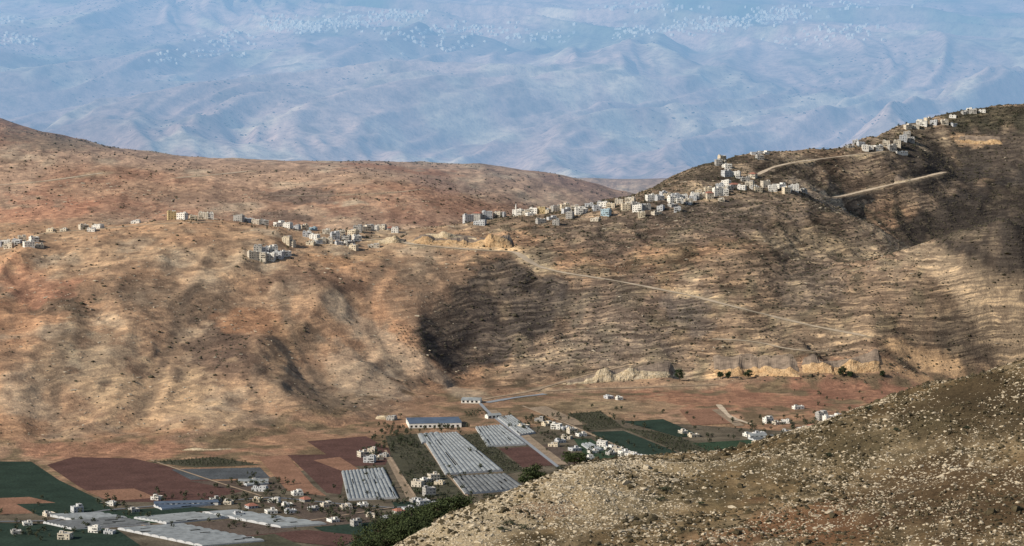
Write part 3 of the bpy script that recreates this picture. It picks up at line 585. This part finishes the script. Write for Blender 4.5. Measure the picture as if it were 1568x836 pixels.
GH=[([(682,728),(645,668),(700,664),(770,722)],12,0),([(712,758),(692,732),(775,728),(806,750)],12,2),([(746,685),(728,656),(768,653),(806,682)],9,0),([(796,668),(762,641),(784,638),(820,664)],6,0),([(533,767),(523,724),(588,719),(610,764)],12,0),
([(646,680),(640,667),(672,664),(680,676)],4,1),([(205,795),(295,787),(350,794),(255,803)],8,1),([(310,786),(355,783),(500,804),(430,809)],7,1),([(180,811),(275,804),(405,830),(310,838)],10,0),([(66,802),(185,795),(230,804),(110,812)],8,2),([(235,776),(330,768),(338,773),(248,782)],3,3),([(150,787),(70,790),(110,798),(195,795)],4,0),([(560,738),(556,728),(585,726),(592,736)],3,1),([(365,738),(395,735),(412,742),(378,745)],3,1),([(1145,672),(1180,668),(1200,674),(1160,678)],3,2),([(905,692),(890,682),(905,680),(925,690)],3,1)]
for g in GH: greenhouse(*g)
def barn(px,py,L_,W_,rot,H=5,name="farm_warehouse",n=1,rm=3):
    p=floorpt(px,py); b=MB()
    for k in range(n):
        y0=k*(W_+.05)-n*W_/2; b.box(-L_/2,L_/2,y0,y0+W_,0,H,0)
        for s in (0,1):
            ya,yb=(y0-.4,y0+W_/2) if s==0 else (y0+W_/2,y0+W_+.4)
            za,zb=(H,H+2.2) if s==0 else (H+2.2,H); b.face([(-L_/2-.5,ya,za+.05),(L_/2+.5,ya,za+.05),(L_/2+.5,yb,zb+.05),(-L_/2-.5,yb,zb+.05)],1)
        for sx in (-L_/2,L_/2): b.face([(sx,y0,H),(sx,y0+W_,H),(sx,y0+W_/2,H+2.1)],0)
    for i in range(int(L_/6)): x=-L_/2+3+i*6; b.face([(x-1.5,-n*W_/2-.06,1),(x+1.5,-n*W_/2-.06,1),(x+1.5,-n*W_/2-.06,3.6),(x-1.5,-n*W_/2-.06,3.6)],2)
    b.obj(name,[walls[0],plas[rm],darkm],p,rot)
barn(664,651,68,16,.12,6,n=3); barn(722,616,26,10,-.1,4,n=2,rm=0); barn(388,741,34,10,.05,4,rm=0); barn(285,774,70,9,.15,3.5); barn(755,640,20,9,.5,4,rm=1); barn(1160,671,22,9,.2,4,rm=0)
# ------------------------------------------------------------------ trees
leafm=[simple("pine_foliage",(.042,.055,.02),.5,.5),simple("olive_foliage",(.05,.056,.032),.4,.4),simple("cypress_foliage",(.035,.05,.022),.4,.5)]
barkm=simple("bark",(.10,.07,.05),.3,2)
def quads(cent,size):
    n=len(cent); a=rng.normal(size=(n,3)); a/=np.linalg.norm(a,axis=1)[:,None]; r=rng.normal(size=(n,3)); b=np.cross(a,r); b/=np.linalg.norm(b,axis=1)[:,None]
    a=a*size[:,None]; b=b*size[:,None]*.7; V=np.stack([cent-a-b*.3,cent+b,cent+a+b*.2,cent-b],1); return V.reshape(-1,3),np.arange(4*n).reshape(n,4)
def taper(p0,p1,r0,r1,n=6):
    p0,p1=np.array(p0,float),np.array(p1,float); d=p1-p0; d/=np.linalg.norm(d); u=np.cross(d,(.3,.9,.1)); u/=np.linalg.norm(u); v=np.cross(d,u); a=np.arange(n)*2*np.pi/n
    ring=lambda p,r:p+r*(np.cos(a)[:,None]*u+np.sin(a)[:,None]*v); V=np.concatenate([ring(p0,r0),ring(p1,r1)]); return V,np.array([(i,(i+1)%n,n+(i+1)%n,n+i) for i in range(n)])
def tree(name,p,h,w,leaf=0,nclump=16,per=90,ls=.28):
    Vs=[];Qs=[];mi=[];o=0
    def add(V,Q,m):
        nonlocal o; Vs.append(V); Qs.append(Q+o); mi.append(np.full(len(Q),m)); o+=len(V)
    lean=rng.normal(0,.04*h,2); top=np.array((lean[0],lean[1],h*.75)); add(*taper((0,0,-1),top*.55,.035*h,.022*h),0); add(*taper(top*.55,top,.022*h,.006*h),0)
    for i in range(nclump):
        a=rng.random()*6.283; zz=h*(.30+.62*rng.random()); rr=w/2*math.sqrt(rng.random())*math.sqrt(max(.1,1-((zz/h-.55)/.5)**2)); c=np.array((rr*math.cos(a),rr*math.sin(a),zz))
        add(*taper(top*min(.95,max(.25,zz/h-.12)),c,.011*h,.004*h,5),0)
        k=rng.normal(size=(per,3))*np.array((.17*w,.17*w,.085*h))*rng.uniform(.6,1.15)*.75; add(*quads(c+k,rng.uniform(.6,1.4,per)*ls),1)
    return bulk(name,np.concatenate(Vs)+np.array(p),np.concatenate(Qs),[barkm,leafm[leaf]],False,np.concatenate(mi))
def fgtree(px,toppy,d,w=None,name="pine_tree",mn=3,**kw):
    x,y,zt=at(px,toppy,d); g=float(B.h(x,y)); h=max(mn,zt-g); tree(name,(x,y,g),h,w or h*.75,**kw)
for px,py,d in ((548,812,1150),(566,800,1160),(585,792,1150),(603,786,1165),(618,790,1130),(632,778,1160),(648,776,1165),(662,770,1170),(678,764,1165),(694,757,1160),(708,758,1165),(640,790,1120),(590,812,1110),(560,822,1100),(535,822,1180),(668,780,1130),(612,805,1105),(628,800,1110)):
    fgtree(px,py,d,w=10+2*rng.random(),mn=7,nclump=24,per=110,ls=.32)
fgtree(816,714,1160,w=8,name="evergreen_oak_tree",mn=7,nclump=24,per=130); fgtree(880,696,1185,w=9,name="evergreen_oak_tree",mn=6,nclump=24,per=130); fgtree(804,728,1150,w=5,name="evergreen_oak_tree",mn=4,nclump=12)
for px,py,h in ((1120,690,1.8),(1016,753,2.2),(1010,768,1.6),(1075,775,1.5),(860,700,2),(1372,665,1.6),(745,760,2),(780,806,1.8),(800,812,1.8),(770,814,1.6),(1270,700,1.5),(1330,628,1.5),(1480,660,1.2)):
    p=B.hit(px,py,950,1300); tree("shrub",tuple(p),h,h*2.2,1,8,40,.2)
def treemass(name,P_,hs,leaf=1,slim=.85,per=46):
    Vs=[];Qs=[];mi=[];o=0
    for p,h in zip(P_,hs):
        V,Q=taper((p[0],p[1],p[2]-.5),(p[0],p[1],p[2]+h*.5),.05*h,.03*h,5); Vs.append(V);Qs.append(Q+o);mi.append(np.zeros(len(Q)));o+=len(V)
        k=rng.normal(size=(per,3)); k/=np.linalg.norm(k,axis=1)[:,None]; k*=rng.random((per,1))**.4; lump=1+.25*np.sin(k[:,:1]*5+p[0])*np.cos(k[:,1:2]*4+p[1])
        c=np.array((p[0],p[1],p[2]+h*.58))+k*lump*np.array((h*slim*.5,h*slim*.5,h*.42)); V,Q=quads(c,rng.uniform(.1,.2,per)*h*max(.6,slim)); Vs.append(V);Qs.append(Q+o);mi.append(np.ones(len(Q)));o+=len(V)
    return bulk(name,np.concatenate(Vs),np.concatenate(Qs),[barkm,leafm[leaf]],False,np.concatenate(mi))
def around(lst):
    out=[]
    for px,py,rx,ry,n in lst:
        for _ in range(n): out.append(mhit(px+random.gauss(0,rx),py+random.gauss(0,ry)))
    return out
L_=around([(575,690,15,6,20),(640,735,30,15,60),(600,662,20,8,40),(660,765,35,8,50),(690,660,12,3,14),(610,680,15,10,36),(740,700,15,12,10),(830,650,20,8,30),(860,672,25,8,30),(920,690,25,8,30),(1010,690,40,5,24),(1080,670,25,5,10),(1170,655,30,6,24),(1240,648,25,6,20),(400,745,40,8,36),(320,765,40,5,30),(450,775,50,8,50),(540,790,40,10,60),(140,790,60,10,36),(50,815,40,8,26),(240,760,20,4,8),(170,770,15,4,8),(380,805,60,15,20),(650,690,10,20,16),(560,730,8,20,10),(1220,640,80,14,30),(1300,620,60,14,18),(950,640,60,10,20),(620,790,40,10,40)])
treemass("valley_trees",L_,[random.uniform(3,7.5) for _ in L_])
L_=around([(20,372,30,4,14),(130,352,50,3,12),(290,338,25,3,10),(400,345,30,4,16),(415,392,25,6,16),(510,365,35,7,34),(570,352,20,3,10),(735,338,25,5,14),(840,325,50,6,40),(950,316,40,7,40),(1060,304,50,6,36),(1130,280,25,9,26),(1195,290,25,5,16),(1340,226,35,4,26),(1385,212,18,8,20),(1430,192,35,4,24),(1500,176,30,5,30),(1520,190,30,8,30),(1300,222,25,3,16)])
treemass("village_trees",L_,[random.uniform(2.5,5.5) for _ in L_])
def orchard(poly,nu,nv,h,name):
    a,b_,c_,d=[np.array(floorpt(*p)) for p in poly]; P_=[]
    for i in range(nu):
        for j in range(nv):
            if random.random()<.07: continue
            u,v=(i+.5)/nu,(j+.5)/nv; P_.append((a*(1-u)+b_*u)*(1-v)+(d*(1-u)+c_*u)*v+rng.normal(0,.6,3)*(1,1,0))
    treemass(name,P_,[h*random.uniform(.7,1.25) for _ in P_],1,1.0,26)
orchard([(704,668),(732,665),(800,720),(776,725)],6,22,3.5,"orchard"); orchard([(232,708),(330,701),(395,711),(300,715)],18,6,3.2,"orchard"); orchard([(870,634),(920,631),(953,654),(900,659)],10,10,3.4,"orchard"); orchard([(955,657),(1010,664),(1100,689),(1050,698)],9,18,3.2,"orchard"); orchard([(595,672),(635,668),(670,722),(635,728)],8,14,3,"orchard"); orchard([(800,640),(830,637),(850,648),(820,650)],5,5,3,"orchard"); orchard([(710,632),(740,628),(750,636),(715,640)],6,4,4,"orchard")
for px,py,h,w in ((1040,582,17,13),(1103,579,11,8),(1115,579,10,7),(1145,579,13,10),(1290,575,15,12),(1302,575,9,8),(1350,573,8,7)):
    p=foothit(px,py); p[1]-=5; p[2]=float(M.h(p[0],p[1])); tree("conifer_tree",tuple(p),h,w,2,22,70,.6)
P_=[mhit(600+i*7+j*3.5,498+j*5+i*1.0) for i in range(7) for j in range(10)]; treemass("olive_terrace_trees",P_,[2.6]*len(P_),1,1.0,24)
# ------------------------------------------------------------------ distant towns
def town(name,cl):
    pos=[]
    for px,py,rx,ry,n in cl:
        for _ in range(int(n*.7)):
            p=G.hit(px+random.gauss(0,rx),max(-20,py+random.gauss(0,ry)),9000,17400); pos.append(p)
    Vs=[];Qs=[];o=0
    for p in pos:
        w=random.uniform(8,16); d=random.uniform(8,12); h=random.uniform(4,9); a=random.uniform(-.6,.6); c,s=math.cos(a),math.sin(a)
        for (ox,oy,ww,dd,z0,z1) in ((0,0,w,d,-5,h),(w*.15,0,w*.35,d*.5,h,h+2.2)):
            V=np.array([(ox+sx*ww/2,oy+sy*dd/2,z) for z in (z0,z1) for sx,sy in ((-1,-1),(1,-1),(1,1),(-1,1))]); V=np.stack([V[:,0]*c-V[:,1]*s,V[:,0]*s+V[:,1]*c,V[:,2]],-1)+p
            Vs.append(V); Qs.append(np.array([(0,1,5,4),(1,2,6,5),(2,3,7,6),(3,0,4,7),(4,5,6,7)])+o); o+=8
    bulk(name,np.concatenate(Vs),np.concatenate(Qs),[simple("distant_house_plaster",(.84,.79,.68),.15,.02)])
town("distant_town",[(450,42,24,4,190),(520,36,30,5,160),(600,24,30,4,120),(420,30,22,4,40),(640,50,34,5,60),(350,60,26,6,60),(310,82,34,5,30),(20,62,20,5,80),(15,30,16,4,20),(250,92,14,4,20)])
town("distant_town",[(1080,40,34,5,140),(1150,30,34,5,130),(1200,22,26,5,90),(980,48,26,5,70),(740,45,34,6,60),(830,55,40,6,50),(1300,45,38,6,60),(1000,12,50,4,60),(1290,8,44,4,50),(680,70,44,6,30),(1230,60,44,6,40)])
n=14000; x=rng.uniform(-4000,4000,n); y=rng.uniform(10500,16500,n); k=fbm(x/500,y/700,3,181)+.35*rng.random(n)+.25*sstep(12000,14500,y)>.42; x,y=x[k],y[k]; s=rng.uniform(2.0,4.5,len(x))
scatter("distant_woodland",np.stack([x,y,G.h(x,y)+1],-1),np.stack([s*1.4,s*1.4,s*.6],-1),shrubm,.35)
# ------------------------------------------------------------------ haze in the far valley
b=MB(); b.box(-6500,6500,6000,17700,-400,1500); m=bpy.data.materials.new("valley_haze"); m.use_nodes=True; nt=m.node_tree; nt.nodes.clear(); o=nt.nodes.new('ShaderNodeOutputMaterial')
ab=nt.nodes.new('ShaderNodeVolumeAbsorption'); em=nt.nodes.new('ShaderNodeEmission'); ad=nt.nodes.new('ShaderNodeAddShader'); A=1.75e-4
ab.inputs['Color'].default_value=(0,0,0,1); ab.inputs['Density'].default_value=A; em.inputs['Color'].default_value=(.27,.475,.74,1); em.inputs['Strength'].default_value=A
nt.links.new(ab.outputs[0],ad.inputs[0]); nt.links.new(em.outputs[0],ad.inputs[1]); nt.links.new(ad.outputs[0],o.inputs['Volume'])
b.obj("haze",[m])
# ------------------------------------------------------------------ light and camera
el=math.radians(32); az=math.radians(242)
sd=Vector((math.sin(az)*math.cos(el),math.cos(az)*math.cos(el),math.sin(el)))
l=bpy.data.lights.new("sun",'SUN'); l.energy=5.0; l.angle=math.radians(.5); l.color=(1,.935,.82); lo=bpy.data.objects.new("sun",l); S.collection.objects.link(lo); lo.rotation_euler=(-sd).to_track_quat('-Z','Y').to_euler(); lo.location=(-500,0,1500)
w=bpy.data.worlds.new("World"); S.world=w; w.use_nodes=True; sk=w.node_tree.nodes.new('ShaderNodeTexSky'); sk.sky_type='NISHITA'; sk.sun_disc=False; sk.sun_elevation=el; sk.sun_rotation=az; w.node_tree.links.new(sk.outputs[0],w.node_tree.nodes['Background'].inputs[0]); w.node_tree.nodes['Background'].inputs[1].default_value=.1
c=bpy.data.cameras.new("camera"); c.sensor_width=36; c.lens=F/1568*36; c.clip_start=5; c.clip_end=60000; co=bpy.data.objects.new("camera",c); S.collection.objects.link(co); co.location=(0,0,CH); co.rotation_euler=(math.radians(90)-PITCH,0,0); S.camera=co
S.view_settings.view_transform='Standard'; S.view_settings.look='None'; S.view_settings.exposure=0
